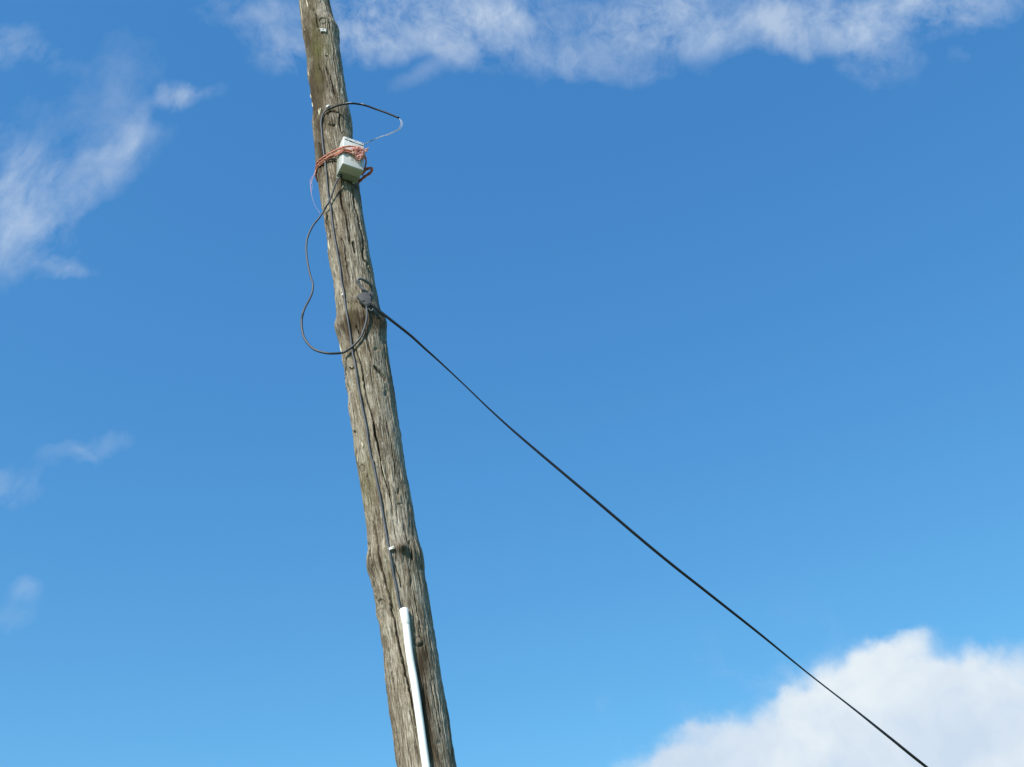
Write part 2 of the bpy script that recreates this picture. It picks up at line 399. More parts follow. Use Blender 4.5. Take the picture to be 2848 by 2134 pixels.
    def lump(x, y, rx, ry, amp, ring=0):
        nonlocal R, crack
        k = ((IMG[:, 0]-x)/rx)**2+((IMG[:, 1]-y)/ry)**2; mk = front & (k < 4)
        R[mk] += amp*np.exp(-k[mk]*1.6)
        if ring:
            R[mk] -= ring*np.exp(-((np.sqrt(k[mk])-1)/.22)**2); crack[mk] = np.maximum(crack[mk], .5*np.exp(-((np.sqrt(k[mk])-1)/.25)**2))
    lump(1116, 1524, 17, 15, .022); lump(1060, 1682, 10, 13, -.010, .006); lump(1074, 1094, 5, 8, -.012)
    lump(1165, 1786, 13, 13, .005, .003); lump(1168, 1795, 6, 5, -.010); lump(1221, 2066, 8, 8, -.004)
    lump(899, 58, 9, 8, -.005, .006); lump(910, 156, 5, 4, -.010); lump(874, 27, 6, 5, -.012); lump(890, 193, 3, 3, -.01)
    lump(925, 330, 20, 20, .006); lump(925, 372, 22, 18, .007); lump(1047, 1360+10, 1, 1, 0)
    lump(945, 905, 22, 24, .010); lump(1062, 900, 20, 26, .010); lump(1007, 1303, 7, 9, -.005, .004)
    lump(1109, 1367, 4, 9, -.012); lump(1046, 972, 6, 5, -.008); lump(1176, 1990, 6, 40, -.006); lump(1160, 1910, 5, 30, -.006)
    lump(1112, 1402, 9, 2.5, -.007); lump(944, 350, 3, 60, -.0)
    # brown stains and green algae, plus painted shade below box, beside clip and conduit
    X, Y = IMG[:, 0], IMG[:, 1]; nn = fbm(C3*np.array([22, 22, 9.])+90, 4, 61)
    def st(x, y, rx, ry, ang=0):
        a = math.radians(ang); u = (X-x)*math.cos(a)+(Y-y)*math.sin(a); v = -(X-x)*math.sin(a)+(Y-y)*math.cos(a)
        return np.where(front, np.exp(-((u/rx)**2+(v/ry)**2)), 0)
    tar_shade = 1.0*st(868, 90, 22, 130, -6)+.95*st(884, 240, 22, 90, -8)+.85*st(885, 350, 16, 130, -6)+.9*st(884, 470, 12, 60)+.95*st(985, 885, 40, 42)+.9*st(1045, 895, 26, 30)\
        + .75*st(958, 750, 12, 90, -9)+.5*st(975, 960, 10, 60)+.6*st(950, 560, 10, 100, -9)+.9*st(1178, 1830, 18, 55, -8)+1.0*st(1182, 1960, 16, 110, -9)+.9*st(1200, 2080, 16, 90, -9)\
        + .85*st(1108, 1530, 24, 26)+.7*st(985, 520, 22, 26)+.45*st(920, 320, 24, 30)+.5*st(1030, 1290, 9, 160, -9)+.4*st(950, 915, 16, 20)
    tar_shade = np.clip(tar_shade*(.1+1.9*nn), 0, 1)
    alg = np.clip((.7*st(880, 150, 14, 110, -5)+.35*st(972, 845, 12, 40)+.5*st(1005, 1100, 10, 120, -8)+.5*st(1090, 1650, 8, 90, -8)+.55*st(1020, 1350, 25, 90)+.5*st(905, 130, 25, 40))*(.3+1.4*fbm(C3*np.array([30, 30, 10.]), 3, 71)), 0, 1)
    P = A0+SS[:, None]*AX+(R*np.sin(TH))[:, None]*NX+(R*np.cos(TH))[:, None]*NF
    idx = np.arange(nt_*ns).reshape(ns, nt_); nx = np.roll(idx, -1, 1)
    F4 = np.stack([idx[:-1], nx[:-1], nx[1:], idx[1:]], -1).reshape(-1, 4)
    me = bpy.data.meshes.new('utility_pole')
    nv = len(P)+1; me.vertices.add(nv)
    top = P[-nt_:].mean(0)+AX*.015
    me.vertices.foreach_set('co', np.vstack([P, top]).ravel())
    tri = np.stack([idx[-1], nx[-1], np.full(nt_, nv-1)], -1)
    loops = np.concatenate([F4.ravel(), tri.ravel()]); me.loops.add(len(loops)); me.loops.foreach_set('vertex_index', loops)
    nf = len(F4)+len(tri); me.polygons.add(nf)
    me.polygons.foreach_set('loop_start', np.concatenate([np.arange(len(F4))*4, len(F4)*4+np.arange(len(tri))*3]))
    me.update(calc_edges=True); me.validate()
    for nm, typ, arr in (('grain', 'FLOAT_VECTOR', C3), ('tar_shade', 'FLOAT', tar_shade), ('algae', 'FLOAT', alg), ('check', 'FLOAT', np.clip(crack*.8+fur*120, 0, 1))):
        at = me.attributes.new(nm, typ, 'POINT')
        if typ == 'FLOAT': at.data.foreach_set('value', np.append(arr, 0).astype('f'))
        else: at.data.foreach_set('vector', np.vstack([arr, [0, 0, 9]]).astype('f').ravel())
    return me
def wood_mat():
    M = bpy.data.materials.new('weathered_wood'); M.use_nodes = True; t = M.node_tree; b = t.nodes['Principled BSDF']
    n = t.nodes.new; l = t.links.new
    at = n('ShaderNodeAttribute'); at.attribute_name = 'grain'
    def nz(sc, scale, det, seed, rough=.6):
        mp = n('ShaderNodeMapping'); mp.inputs['Scale'].default_value = sc; mp.inputs['Location'].default_value = (seed, seed, seed)
        l(at.outputs['Vector'], mp.inputs['Vector']); q = n('ShaderNodeTexNoise'); l(mp.outputs[0], q.inputs['Vector'])
        q.inputs['Scale'].default_value = scale; q.inputs['Detail'].default_value = det; q.inputs['Roughness'].default_value = rough
        return q.outputs['Fac']
    def ramp(f, els):
        r = n('ShaderNodeValToRGB'); l(f, r.inputs['Fac'])
        while len(r.color_ramp.elements) < len(els): r.color_ramp.elements.new(.5)
        for e, (p, c) in zip(r.color_ramp.elements, els): e.position = p; e.color = (*c, 1)
        return r.outputs[0]
    def mix(f, a, b_, mode='MIX'):
        q = n('ShaderNodeMix'); q.data_type = 'RGBA'; q.blend_type = mode
        if isinstance(f, (int, float)): q.inputs['Factor'].default_value = f
        else: l(f, q.inputs['Factor'])
        l(a, q.inputs['A'])
        if isinstance(b_, tuple): q.inputs['B'].default_value = (*b_, 1)
        else: l(b_, q.inputs['B'])
        return q.outputs['Result']
    def mr(f, a, b_, c=0., d=1.):
        q = n('ShaderNodeMapRange'); l(f, q.inputs['Value'])
        for k, v in zip(('From Min', 'From Max', 'To Min', 'To Max'), (a, b_, c, d)): q.inputs[k].default_value = v
        return q.outputs[0]
    base = ramp(nz((1, 1, .25), 12, 5, 3), [(.36, (.150, .120, .080)), (.5, (.250, .214, .155)), (.62, (.350, .312, .245))])
    fib = nz((1, 1, .055), 210, 6, 11, .7)
    c = mix(mr(fib, .40, .54), mix(.85, base, (.05, .036, .024)), base)
    pale = nz((1, 1, .10), 120, 5, 23, .65)
    c = mix(mr(pale, .52, .68, 0, .65), c, (.52, .49, .41))
    flk = nz((1, 1, .30), 190, 4, 51, .7)
    c = mix(mr(flk, .58, .68, 0, .55), c, (.62, .58, .50))
    c = mix(mr(flk, .42, .35, 0, .7), c, (.075, .058, .042))
    blot = nz((1, 1, .35), 30, 5, 37, .65)
    c = mix(mr(blot, .55, .68, 0, .6), c, (.115, .085, .055))
    for nm, col, k in (('tar_shade', (.042, .027, .013), .90), ('algae', (.12, .125, .035), .5), ('check', (.014, .010, .007), .95)):
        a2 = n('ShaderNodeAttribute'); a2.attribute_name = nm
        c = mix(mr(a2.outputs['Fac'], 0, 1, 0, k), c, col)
    l(c, b.inputs['Base Color']); b.inputs['Roughness'].default_value = .92; b.inputs['Specular IOR Level'].default_value = .15
    bp = n('ShaderNodeBump'); bp.inputs['Distance'].default_value = .0035; bp.inputs['Strength'].default_value = .55
    l(fib, bp.inputs['Height']); l(bp.outputs[0], b.inputs['Normal'])
    return M
WOOD = wood_mat()
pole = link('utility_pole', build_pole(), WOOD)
tag(pole, 'weathered grey brown wooden utility pole, knotty and cracked, leaning left', 'utility pole')

# materials of the fittings
GREYC = mat('grey_cable', (.062, .069, .082), .5, .3, .12, 12)
SHADEDC = mat('shaded_cable', (.016, .018, .022), .55, .25)  # same sheath as the grey cable, with shade put into the colour
SPANC = mat('span_cable', (.012, .014, .018), .45, .4)
WHITEP = mat('white_plastic', (.60, .61, .58), .45, .5, .05, 20)
BOXM = mat('box_plastic', (.55, .55, .52), .45, .4, .10, 14)
BOXB = mat('box_base_plastic', (.30, .32, .27), .45, .5, .10, 14)
DARK = mat('dark_slot', (.02, .025, .03), .7, .3)
SCREW = mat('zinc_screw', (.35, .36, .37), .4, .6)
CLAMPM = mat('grey_clamp_plastic', (.095, .092, .094), .6, .3, .18, 50)
STEEL = mat('dull_steel', (.26, .25, .22), .5, .5, .2, 60)
IRON = mat('galvanised_iron', (.16, .155, .16), .6, .4, .3, 70)
PVC = mat('white_pvc', (.84, .84, .78), .4, .5, .06, 9)
RUST = mat('rust', (.28, .12, .04), .8, .2, .3, 200)
TWINE = mat('orange_twine', (.64, .275, .20), .85, .15, .35, 160)
PINK = mat('faded_pink_twine', (.80, .44, .38), .85, .15, .3, 160)
PALEF = mat('pale_fibre', (.55, .45, .32), .85, .15)
COPPER = mat('bare_conductor', (.42, .41, .38), .5, .5, .2, 200)
PALEWOOD = mat('fresh_pale_wood', (.62, .58, .42), .85, .15, .15, 80)
NAILM = mat('nail_steel', (.45, .42, .33), .5, .5)

# ------------------------------------------------------------ terminal box
BO = np.array([-.86365, 4.05698, 6.18695]); BW, BD, BH = .13, .1106, .2482
BR = np.array([[.86048, -.50932, -.01269], [.50934, .85937, .0453], [-.01217, -.04545, .99889]])
bt = empty('terminal_box', BO+BR@np.array([BW/2, BD, 0]))
tag(bt, 'pale grey plastic junction box lashed to the pole with orange twine', 'junction box')
def bx(name, c, s, m_, bev=.004, parent=bt):
    o = link(name, make_mesh(name, [box_data(c, s, BR, BO)]), m_, smooth=True)
    bevel(o, bev); child(o, bt if parent is bt else parent)
    return o
cov = bx('cover', (BW/2, BD*.29, BH/2), (BW, BD*.58, BH), BOXM, .0055)
bas = bx('base', (BW/2, BD*.79, BH/2+.001), (BW-.004, BD*.41, BH-.006), BOXB, .004)
def sub(name, parts, m_, parent, bev=0):
    o = link(name, make_mesh(name, parts), m_, smooth=bool(bev))
    if bev: bevel(o, bev, 2)
    o.parent = parent; o.matrix_parent_inverse = parent.matrix_parent_inverse.copy() if False else Matrix.Identity(4)
    return o
bpy.context.view_layer.update()
def subc(name, parts, m_, parent, bev=0, smooth=True):
    o = link(name, make_mesh(name, parts), m_, smooth=smooth)
    if bev: bevel(o, bev, 2)
    o.parent = parent; o.matrix_parent_inverse = parent.matrix_world.inverted()
    return o
def slot(x0, x1, z0, z1, t0, t1):
    poly = [(x0, z0-t0/2), (x0, z0+t0/2), (x1, z1+t1/2), (x1, z1-t1/2)]
    v, f = prism_data(poly, 0, .0012); v = np.stack([v[:, 0], -v[:, 2], v[:, 1]], 1)
    return v@BR.T+BO, f
zt = BH-.028
for a in ((.006, .018, zt+.002, zt, .003, .007), (.018, .028, zt, zt, .007, .008), (.033, .050, zt+.001, zt-.001, .009, .009), (.050, .074, zt-.001, zt-.001, .009, .003),
          (.074, .094, zt-.001, zt-.001, .003, .003), (.094, .108, zt-.001, zt-.001, .003, .007), (.108, .124, zt-.001, zt-.001, .007, .006)):
    subc('vent_slot', [slot(*a)], DARK, cov, smooth=False)
def disc(x, z, r, th=.002, n=14):
    poly = [(x+r*math.cos(i*2*math.pi/n), z+r*math.sin(i*2*math.pi/n)) for i in range(n)]
    v, f = prism_data(poly, 0, th); v = np.stack([v[:, 0], -v[:, 2], v[:, 1]], 1); return v@BR.T+BO, f
for x_ in (.024, .071, .115): subc('screw', [disc(x_, BH-.009, .0032)], SCREW, cov)
def rel(x0, x1, z0, z1, h=.0010):
    return box_data(((x0+x1)/2, -h/2, (z0+z1)/2), (x1-x0, h, z1-z0), BR, BO)
EMB = mat('embossed_mark', (.33, .34, .33), .5, .4)
subc('embossed_mark', [rel(.050, .0525, .052, .082), rel(.0525, .070, .0795, .082), rel(.0525, .068, .052, .0545), rel(.0565, .066, .0725, .0745), rel(.0565, .066, .0655, .0675), rel(.0565, .060, .0595, .0615),
                       rel(.072, .0735, .050, .058), rel(.076, .084, .045, .0465)], EMB, cov, smooth=False)
# cable gland under the base, where the loop cable leaves
gl = BO+BR@np.array([.022, BD*.80, 0])
subc('cable_gland', [tube_data([gl+BR@np.array([0, 0, .004]), gl-BR@np.array([0, 0, .012])], .009, 16)], DARK, bas)
subc('fixing_lug', [box_data((.012, BD*.97, -.004), (.016, .004, .014), BR, BO)], BOXB, bas, .001)
subc('fixing_lug', [box_data((BW-.02, BD*.97, -.004), (.016, .004, .014), BR, BO)], BOXB, bas, .001)

# ------------------------------------------------------------ cables
def pts_on_pole(lst, h):
    return [on_pole(x, y, hh if (hh := (t[2] if len((t := (x, y, *r))) > 2 else h)) is not None else h) for x, y, *r in lst]
upA = [(1121, 1712, .013), (1112, 1687, .012), (1105, 1650), (1099.5, 1620), (1094, 1596), (1088.6, 1560), (1085, 1542, .009), (1076, 1497, .009), (1067, 1443), (1058, 1388.6), (1048.7, 1343), (1038, 1289),
       (1032, 1271.6), (1025, 1232), (1019.4, 1190), (1010, 1145), (1003, 1108.6), (996, 1072), (990.5, 1032.6), (985, 1000), (981, 984.5), (974, 930), (966.7, 885), (959.4, 843),
       (956, 812.4), (950, 785), (945, 740), (936, 690), (928.6, 650), (923, 608.6), (918.7, 572), (914, 554), (910.5, 518), (907, 477), (903, 441), (898, 405), (894, 359.6), (893, 341.5), (896, 323), (903, 311), (912, 304.5)]
PA = pts_on_pole(upA, .0110)
# long riser from conduit: one grey cable, the arc's shade against the sky painted black
cableA = empty('riser_cable', PA[0]); tag(cableA, 'long grey cable running up the pole face, its bent upper end arching out right', 'cable')
child(tube('sheath', catmull(PA, 6), .0053, GREYC, sides=12), cableA)
P0 = PA[-1]
dY = P0[1]
arc = [P0, on_pole(923, 300.7, .016), on_pole(937.7, 294.4, .028), atY(956, 290, dY-.035), atY(974, 288, dY-.03), atY(992, 289, dY-.02), atY(1015.6, 293.5, dY-.01), atY(1046, 304, dY), atY(1077, 315, dY), atY(1109.7, 328.5, dY)]
ARC = catmull(arc, 10)
child(tube('shaded_end', ARC, .0060, SHADEDC, sides=12), cableA)
cableA.children[1]['label'] = 'upper end painted black for its shade against the sky, with worn white stretches'
n_ = len(ARC)
def piece(curve, x0, x1):
    px = proj(curve)[:, 0]; return curve[(px >= x0) & (px <= x1)]
for x0, x1, mm in ((961, 978, WHITEP), (1003, 1014, PALEWOOD)):
    q = piece(ARC, x0, x1); b_ = q+UP*.0012
    o = tube('worn_sheath', b_, .0052, mm, sides=12); child(o, cableA)
E_ = ARC[-1]
bY = (BO+BR@np.array([BW, BD*.5, BH]))[1]
for k, off in enumerate(((0, 0), (5, -2), (2, 4))):
    ox, oy = off
    L1 = [E_, atY(1114+ox*.6, 337+oy*.5, dY), atY(1115+ox, 347+oy, dY), atY(1109+ox, 358+oy*.7, dY), atY(1098+ox*.5, 365+oy*.5, dY+.02), atY(1080, 374+oy*.5, dY+.03), atY(1062, 380-oy*.3, dY+.05), atY(1045, 386+oy*.3, dY+.06), atY(1028, 394, bY-.01), atY(1013, 402, bY)]
    o = tube('bare_wire', catmull(L1, 8), .0011, COPPER, sides=6); child(o, cableA)
q = catmull([atY(1038, 389, bY-.03), atY(1028, 394, bY-.01), atY(1012, 403, bY)], 6)
child(tube('wire_sleeve', q, .0024, GREYC, sides=8), cableA)

B0 = gl-BR@np.array([0, 0, .006])
lY = on_pole(940, 505, .03)[1]
LB = [B0, on_pole(936.5, 505, .035), on_pole(931, 518, .030), on_pole(925, 537, .022), on_pole(917, 558, .017), on_pole(909, 572, .020), atY(901.5, 585, DP-.085), atY(887, 607, DP-.08),
      atY(872.5, 625, DP-.08), atY(861.6, 645, DP-.08), atY(854, 666.6, DP-.08), atY(851.7, 690, DP-.08), atY(853.5, 717, DP-.08), atY(858, 744.5, DP-.08), atY(864.4, 771.6, DP-.08), atY(869, 785, DP-.08), atY(870.3, 800, DP-.08), atY(867, 818, DP-.08),
      atY(860, 834, DP-.09), atY(851, 850.5, DP-.10), atY(843.5, 868.6, DP-.11), atY(839, 890, DP-.10), atY(839.6, 912, DP-.105), atY(844.4, 935.6, DP-.11), atY(856, 955.5, DP-.115), atY(874, 972, DP-.12), atY(896, 980, DP-.125), atY(921.4, 983.5, DP-.125),
      on_pole(953, 981, .026), on_pole(970, 972, .020), on_pole(988, 957, .016), on_pole(1003, 939, .015), on_pole(1012, 917.5, .015), on_pole(1018, 896, .015), on_pole(1021, 876, .016), on_pole(1020, 858, .015), on_pole(1017, 845, .010)]
lb = tube('loop_cable', catmull(LB, 8), np.interp(np.linspace(0, 1, (len(LB)-1)*8+1), [0, .45, .6, .8, .9, 1], [.0050, .0054, .0063, .0063, .0052, .0048]), GREYC, sides=12)
tag(lb, 'grey cable from the box hanging in a wide loop left of the pole', 'cable')

# span wire: a flat drop cable that twists, off to the right
SP = [(1028, 843), (1035.5, 850), (1055, 865), (1082.6, 886.7), (1110, 908), (1146, 937), (1182, 970), (1220, 1004), (1280, 1060), (1417, 1189), (1649, 1386), (1783, 1500), (1868, 1570), (1959.5, 1642), (2115, 1765), (2245, 1871), (2374.6, 1972), (2478.5, 2055), (2577, 2134), (2800, 2305), (3100, 2530)]
Ys = on_pole(1028, 843, .03)[1]
xs_ = np.array([p[0] for p in SP], float)
def spY(x): return Ys+(x-1028)/(2577-1028)*1.25
SPP = []
for i, (x, y) in enumerate(SP):
    SPP.append(on_pole(x, y, .030) if i == 0 else atY(x, y, spY(x)))
SPC = catmull(SPP, 14)
ln = np.concatenate([[0], np.cumsum(np.linalg.norm(np.diff(SPC, axis=0), axis=1))])
tw = .4+ln*1.9+.7*np.sin(ln*1.7)
sw_ = tube('span_cable', SPC, .0074, SPANC, sides=14, flat=.52, twist=tw)
tag(sw_, 'taut black cable running from the clamp down to the lower right', 'cable')

# ------------------------------------------------------------ conduit
cp = [(1123, 1694), (1127, 1722), (1130.5, 1745), (1138, 1813), (1146, 1862), (1154, 1908), (1168, 2006), (1185.5, 2134)]
S_TH = [to_pole(x, y, .019) for x, y in cp]
CP = [pole_pt(s, t, .019) for s, t in S_TH]
sl, tl = S_TH[-1]
for k in range(1, 9): CP.append(pole_pt(max(0.03, sl*(1-k/8)), tl, .019))
cond = empty('conduit', CP[-1]); tag(cond, 'white plastic pipe standing up the pole with the grey cable in it', 'pipe')
CC = catmull(CP, 6)
d_top = CC[0]-CC[1]; d_top /= np.linalg.norm(d_top)
child(tube('pipe', CC[3:], .0158, PVC, sides=28), cond)
def lathe_along(O, Z, prof, n=32):
    Z = Z/np.linalg.norm(Z); X = np.cross(Z, (0, 1, .1)); X /= np.linalg.norm(X); Y = np.cross(Z, X)
    V = []; Fc = []
    for z, r in prof:
        for k in range(n):
            a = k*2*math.pi/n; V.append(O+Z*z+X*r*math.cos(a)+Y*r*math.sin(a))
    for i in range(len(prof)-1):
        for k in range(n): k2 = (k+1) % n; Fc.append((i*n+k, i*n+k2, (i+1)*n+k2, (i+1)*n+k))
    return np.array(V), Fc
ctop = on_pole(1123, 1695, .019); cbt = on_pole(1129.5, 1735, .019); ax_ = ctop-cbt; Ls = np.linalg.norm(ax_)
o = link('socket', make_mesh('socket', [lathe_along(cbt, ax_, [(-.004, .0159), (.004, .0172), (.008, .0182), (Ls-.0015, .0188), (Ls, .0182), (Ls, .0158), (Ls-.05, .0156)])]), PVC); child(o, cond)

# ------------------------------------------------------------ clamp, bail, hook
P_, TX, TZ, TN = pole_frame(1016, 832, .026)
def to_plane(x, y, O, n_, h=0):
    d = ray(x, y); return CAM+d*(((O+n_*h-CAM)@n_)/(d@n_))
nrm = TN*.93-AX*.10; nrm /= np.linalg.norm(nrm)
cl = empty('anchor_clamp', P_); tag(cl, 'grey plastic anchor clamp on the pole, holding the span cable', 'cable clamp')
def plate(poly, O, n_, h0, h1, grow=1.0):
    a = [to_plane(x, y, O, n_, h1) for x, y in poly]; c = np.mean(a, 0)
    b = [p-n_*(h1-h0) for p in a]; b = [c-n_*(h1-h0)+(p-(c-n_*(h1-h0)))*grow for p in b]
    n = len(poly); return np.array(b+a), [tuple(range(n)), tuple(range(n, 2*n))[::-1]]+[(i, n+i, n+(i+1) % n, (i+1) % n) for i in range(n)]
body = [(994, 822), (999.5, 816), (1011, 813), (1022, 814), (1029, 815), (1033, 820), (1032, 836), (1034.5, 846), (1020, 852.5), (1015, 849), (1004, 838)]
def fixn(o):
    bm = bmesh.new(); bm.from_mesh(o.data); bmesh.ops.recalc_face_normals(bm, faces=bm.faces); bm.to_mesh(o.data); bm.free(); return o
o = fixn(link('body', make_mesh('body', [plate(body, P_, nrm, -.012, .008, 1.04)]), CLAMPM)); bevel(o, .0022, 3); child(o, cl)
cheek = [(1024, 811), (1033, 810.5), (1039, 817), (1038, 830), (1035, 842), (1031, 842), (1030, 820)]
o = fixn(link('side_plate', make_mesh('side_plate', [plate(cheek, P_, nrm, -.016, .000, 1.02)]), CLAMPM)); bevel(o, .0018, 2); child(o, cl)
bpy.context.view_layer.update()
def on_clamp(name, poly, h0, h1, m_, bev=0):
    o = fixn(link(name, make_mesh(name, [plate(poly, P_, nrm, h0, h1)]), m_, smooth=False)); child(o, cl)
    if bev: bevel(o, bev, 2)
    return o
on_clamp('slot', [(1003.5, 836), (1008, 836.8), (1014.5, 834.5), (1010.5, 839.4)], .006, .0098, DARK)
on_clamp('wedge_lip', [(1016.5, 846), (1033, 839), (1035.5, 841), (1035, 845), (1020, 852)], .004, .0125, CLAMPM, .001)
on_clamp('slot', [(1018.5, 846.2), (1031, 840.6), (1032.3, 843.6), (1020, 849.2)], .010, .0132, DARK)
c_ = to_plane(1030.5, 819.5, P_, nrm, .002)
o = link('eyelet', make_mesh('eyelet', [tube_data(catmull([c_+ .0055*(math.cos(a)*TX+math.sin(a)*TZ) for a in np.linspace(0, 2*math.pi, 15)], 2), .0016, 8)]), STEEL); child(o, cl)
on_clamp('slot', [(1027.6, 816), (1033, 816.5), (1033, 822.3), (1027.6, 822.3)], .0, .0095, DARK)
on_clamp('slot', [(1022, 817), (1024, 816.5), (1024, 819), (1022.3, 819)], .007, .0086, DARK)
bail = [to_plane(x, y, P_, nrm, .004) for x, y in ((1022, 850), (1025, 856), (1028, 861.5), (1032, 864), (1036.5, 861.5), (1037, 857), (1034, 849))]
child(tube('bail', catmull(bail, 6), .0021, STEEL, sides=8), cl)
PH = [on_pole(1032, 794, -.02), on_pole(1030.5, 792, .008), on_pole(1019.6, 784, .032), on_pole(1009, 777, .040), on_pole(1002, 774.5, .040), on_pole(997, 777, .038), on_pole(995.5, 782, .034), on_pole(999, 790, .026), on_pole(1004, 798, .020), on_pole(1009.6, 806, .016), on_pole(1016, 816, .006)]
hk = tube('hook', catmull(PH, 8), .0085, IRON, sides=14)
tag(hk, 'thick grey iron hook screwed in the pole above the clamp', 'hook')

# tie wire between the clip and the clamp
def surf_curve(l, n=6): return catmull([on_pole(*a) for a in l], n)
w1 = tube_data(surf_curve([(962, 830, .010), (969, 827, .014), (974, 825, .016), (982, 826, .018), (989, 828, .020), (997, 831, .024)]), .0011, 6)
w2 = tube_data(surf_curve([(962, 832, .010), (968, 836, .010), (975, 835.5, .012), (982, 832, .015), (988, 829, .018), (997, 826, .024)]), .0010, 6)
tw_ = link('tie_wire', make_mesh('tie_wire', [w1, w2]), STEEL); tag(tw_, 'thin twisted wire tied between the rusty clip and the clamp', 'wire')

# ------------------------------------------------------------ cable clips and nails
def cable_clip(x, y, ang, label, size=1.0, white=WHITEP, rust=False, h=.0):
    P, X, Y, Nn = pole_frame(x, y, h); a = math.radians(ang)
    X2 = X*math.cos(a)+Y*math.sin(a); Y2 = -X*math.sin(a)+Y*math.cos(a)
    e = empty('cable_clip', P); tag(e, label, 'cable clip', 'nail-in cable clips on the pole')
    s = size; arch = []
    pr = [(-.009, 0), (-.009, .010), (-.004, .014), (.004, .014), (.010, .012), (.016, .012), (.017, .009), (.017, 0), (.008, 0), (.0065, .006), (.003, .0095), (-.002, .0095), (-.0055, .006), (-.0055, 0)]
    pr = [(u*s, v*s) for u, v in pr]
    v, f = prism_data(pr, -.006*s, .006*s)
    o = fixn(link('saddle', make_mesh('saddle', [frame_xf((v, f), P, X2, Nn, Y2)]), white, smooth=False)); bevel(o, .0008*s, 2); child(o, e)
    c = P+X2*.012*s
    nl = lathe_along(c-Nn*.01, Nn, [(0, .0012*s), (.021*s+.0, .0012*s), (.0215*s, .0030*s), (.0235*s, .0028*s), (.0238*s, 0.0001)], 12)
    o = link('nail', make_mesh('nail', [nl]), RUST if rust else NAILM); child(o, e)
    return e
cable_clip(1088, 1529, 12, 'white cable clip beside the dark knot low on the pole', 1.05)
cable_clip(956, 822, 30, 'small white cable clip with a rusty nail beside the grey clamp', .85, rust=True)
cable_clip(915.5, 559, 35, 'dull clip pinning both grey cables just below the box', .9, mat('aged_plastic', (.42, .44, .38), .6, .3, .2, 80))
cable_clip(911.5, 300, 40, 'pale clip at the bend of the cable above the box', 1.05)
# the empty clip near the top of the frame
P, X, Y, Nn = pole_frame(898, 87)
e = empty('cable_clip', P); tag(e, 'empty white U-shaped clip high on the pole, holding no cable', 'cable clip', 'nail-in cable clips on the pole')
SU = 1.3
U = [(-.019, .010), (.019, .010), (.019, .0055), (.0145, .0055), (.0145, -.017), (.0095, -.0115), (-.0085, -.0115), (-.0125, -.017), (-.0125, .0055), (-.019, .0055)]
v, f = prism_data([(a_*SU, b_*SU) for a_, b_ in U], .001, .012)
o = fixn(link('saddle', make_mesh('saddle', [frame_xf((v, f), P, X, Y, Nn)]), WHITEP, smooth=False)); bevel(o, .001, 2); child(o, e)
o = link('nail', make_mesh('nail', [lathe_along(P-Nn*.01, Nn, [(0, .002), (.0205, .002), (.021, .0055), (.023, .005), (.0235, .0001)], 14)]), DARK); child(o, e)
def nail(x, y, r, m_, label, name='nail'):
    P, X, Y, Nn = pole_frame(x, y)
    o = link(name, make_mesh(name, [lathe_along(P-Nn*.02, Nn-AX*.15, [(0, r*.4), (.026, r*.4), (.0262, r), (.0285, r*.9), (.029, .0001)], 12)]), m_)
    tag(o, label, 'nail', 'nails driven into the pole'); return o
nail(849.5, 84, .0042, PALEWOOD, 'pale nail head near the left edge beside the empty white clip')
nail(981.5, 1021, .0042, PALEWOOD, 'yellowish nail head above a dark notch in the wood')
nail(909, 153.5, .0048, PALEWOOD, 'small nail in a dark hole below the empty white clip')
nail(889.5, 193, .0030, DARK, 'tiny dark nail in the brown stained wood near the top')

# raised splinters of pale wood, parts of the pole
bpy.context.view_layer.update()
def splinter(pts, wd, m_=PALEWOOD, h=.004):
    P = surf_curve([(x, y, h) for x, y in pts], 4); n = len(P)
    r = wd*np.sin(np.linspace(.25, math.pi-.15, n))
    o = link('splinter', make_mesh('splinter', [tube_data(P, r, 8, flat=.45)]), m_); o.parent = pole; return o
splinter([(893, 300), (890, 308), (888, 318), (887, 322)], .0045)
splinter([(888, 301), (886, 309), (887, 316)], .0030)
splinter([(1006, 1230), (1008, 1237), (1010, 1243)], .0040)
splinter([(993, 1264), (994.5, 1278), (995, 1288)], .0026)
splinter([(835, 2), (838, 30), (841, 62)], .0022)
splinter([(852, 0), (855, 12), (857, 22)], .0042)
splinter([(913.5, 668), (915, 684), (917.5, 700)], .0034)
splinter([(945, 958), (948, 972), (951, 984)], .0036)
splinter([(857.5, 200), (859, 214)], .0040)
splinter([(868, 286), (870.5, 299)], .0034)
splinter([(863, 262), (866, 275)], .0028)
splinter([(1060, 1282), (1067, 1312), (1076, 1345)], .0016)

# ------------------------------------------------------------ baling twine round box and pole
BX, BY, BZ = BR[:, 0], BR[:, 1], BR[:, 2]
def on_box(x, y, h): return to_plane(x, y, BO, -BY, h)
def on_side(x, y, h): return to_plane(x, y, BO, -BX, h)        # left side of the box
lt = empty('twine', on_box(985, 425, .01)); tag(lt, 'faded orange baling twine wrapped round box and pole, ending in a frayed knot', 'twine')
sL, tL = to_pole(883, 470, .006)
def band(front_pts, left_pts, s_back, r, back=True):
    P = [on_box(x, y, h) for x, y, h in front_pts]+[on_side(x, y, h) if k == 's' else on_pole(x, y, h) for x, y, h, k in left_pts]
    s0, t0 = to_pole(*left_pts[-1][:3])
    for k in range(1, 9):
        P.append(pole_pt(s0+(s_back-s0)*k/8, t0-(2*math.pi-1.9)*k/8*.85, .007))
    return P
topb = band([(1012, 425, .010), (1000, 414, .013), (985, 409, .013), (972, 407.5, .011), (962, 408.5, .009)],
            [(950.5, 410.5, .008, 's'), (940, 415, .008, 's'), (923.4, 424, .030, 'p'), (905, 434.5, .020, 'p'), (890, 444.5, .012, 'p'), (880.5, 456, .007, 'p')], sL-.03, .004)
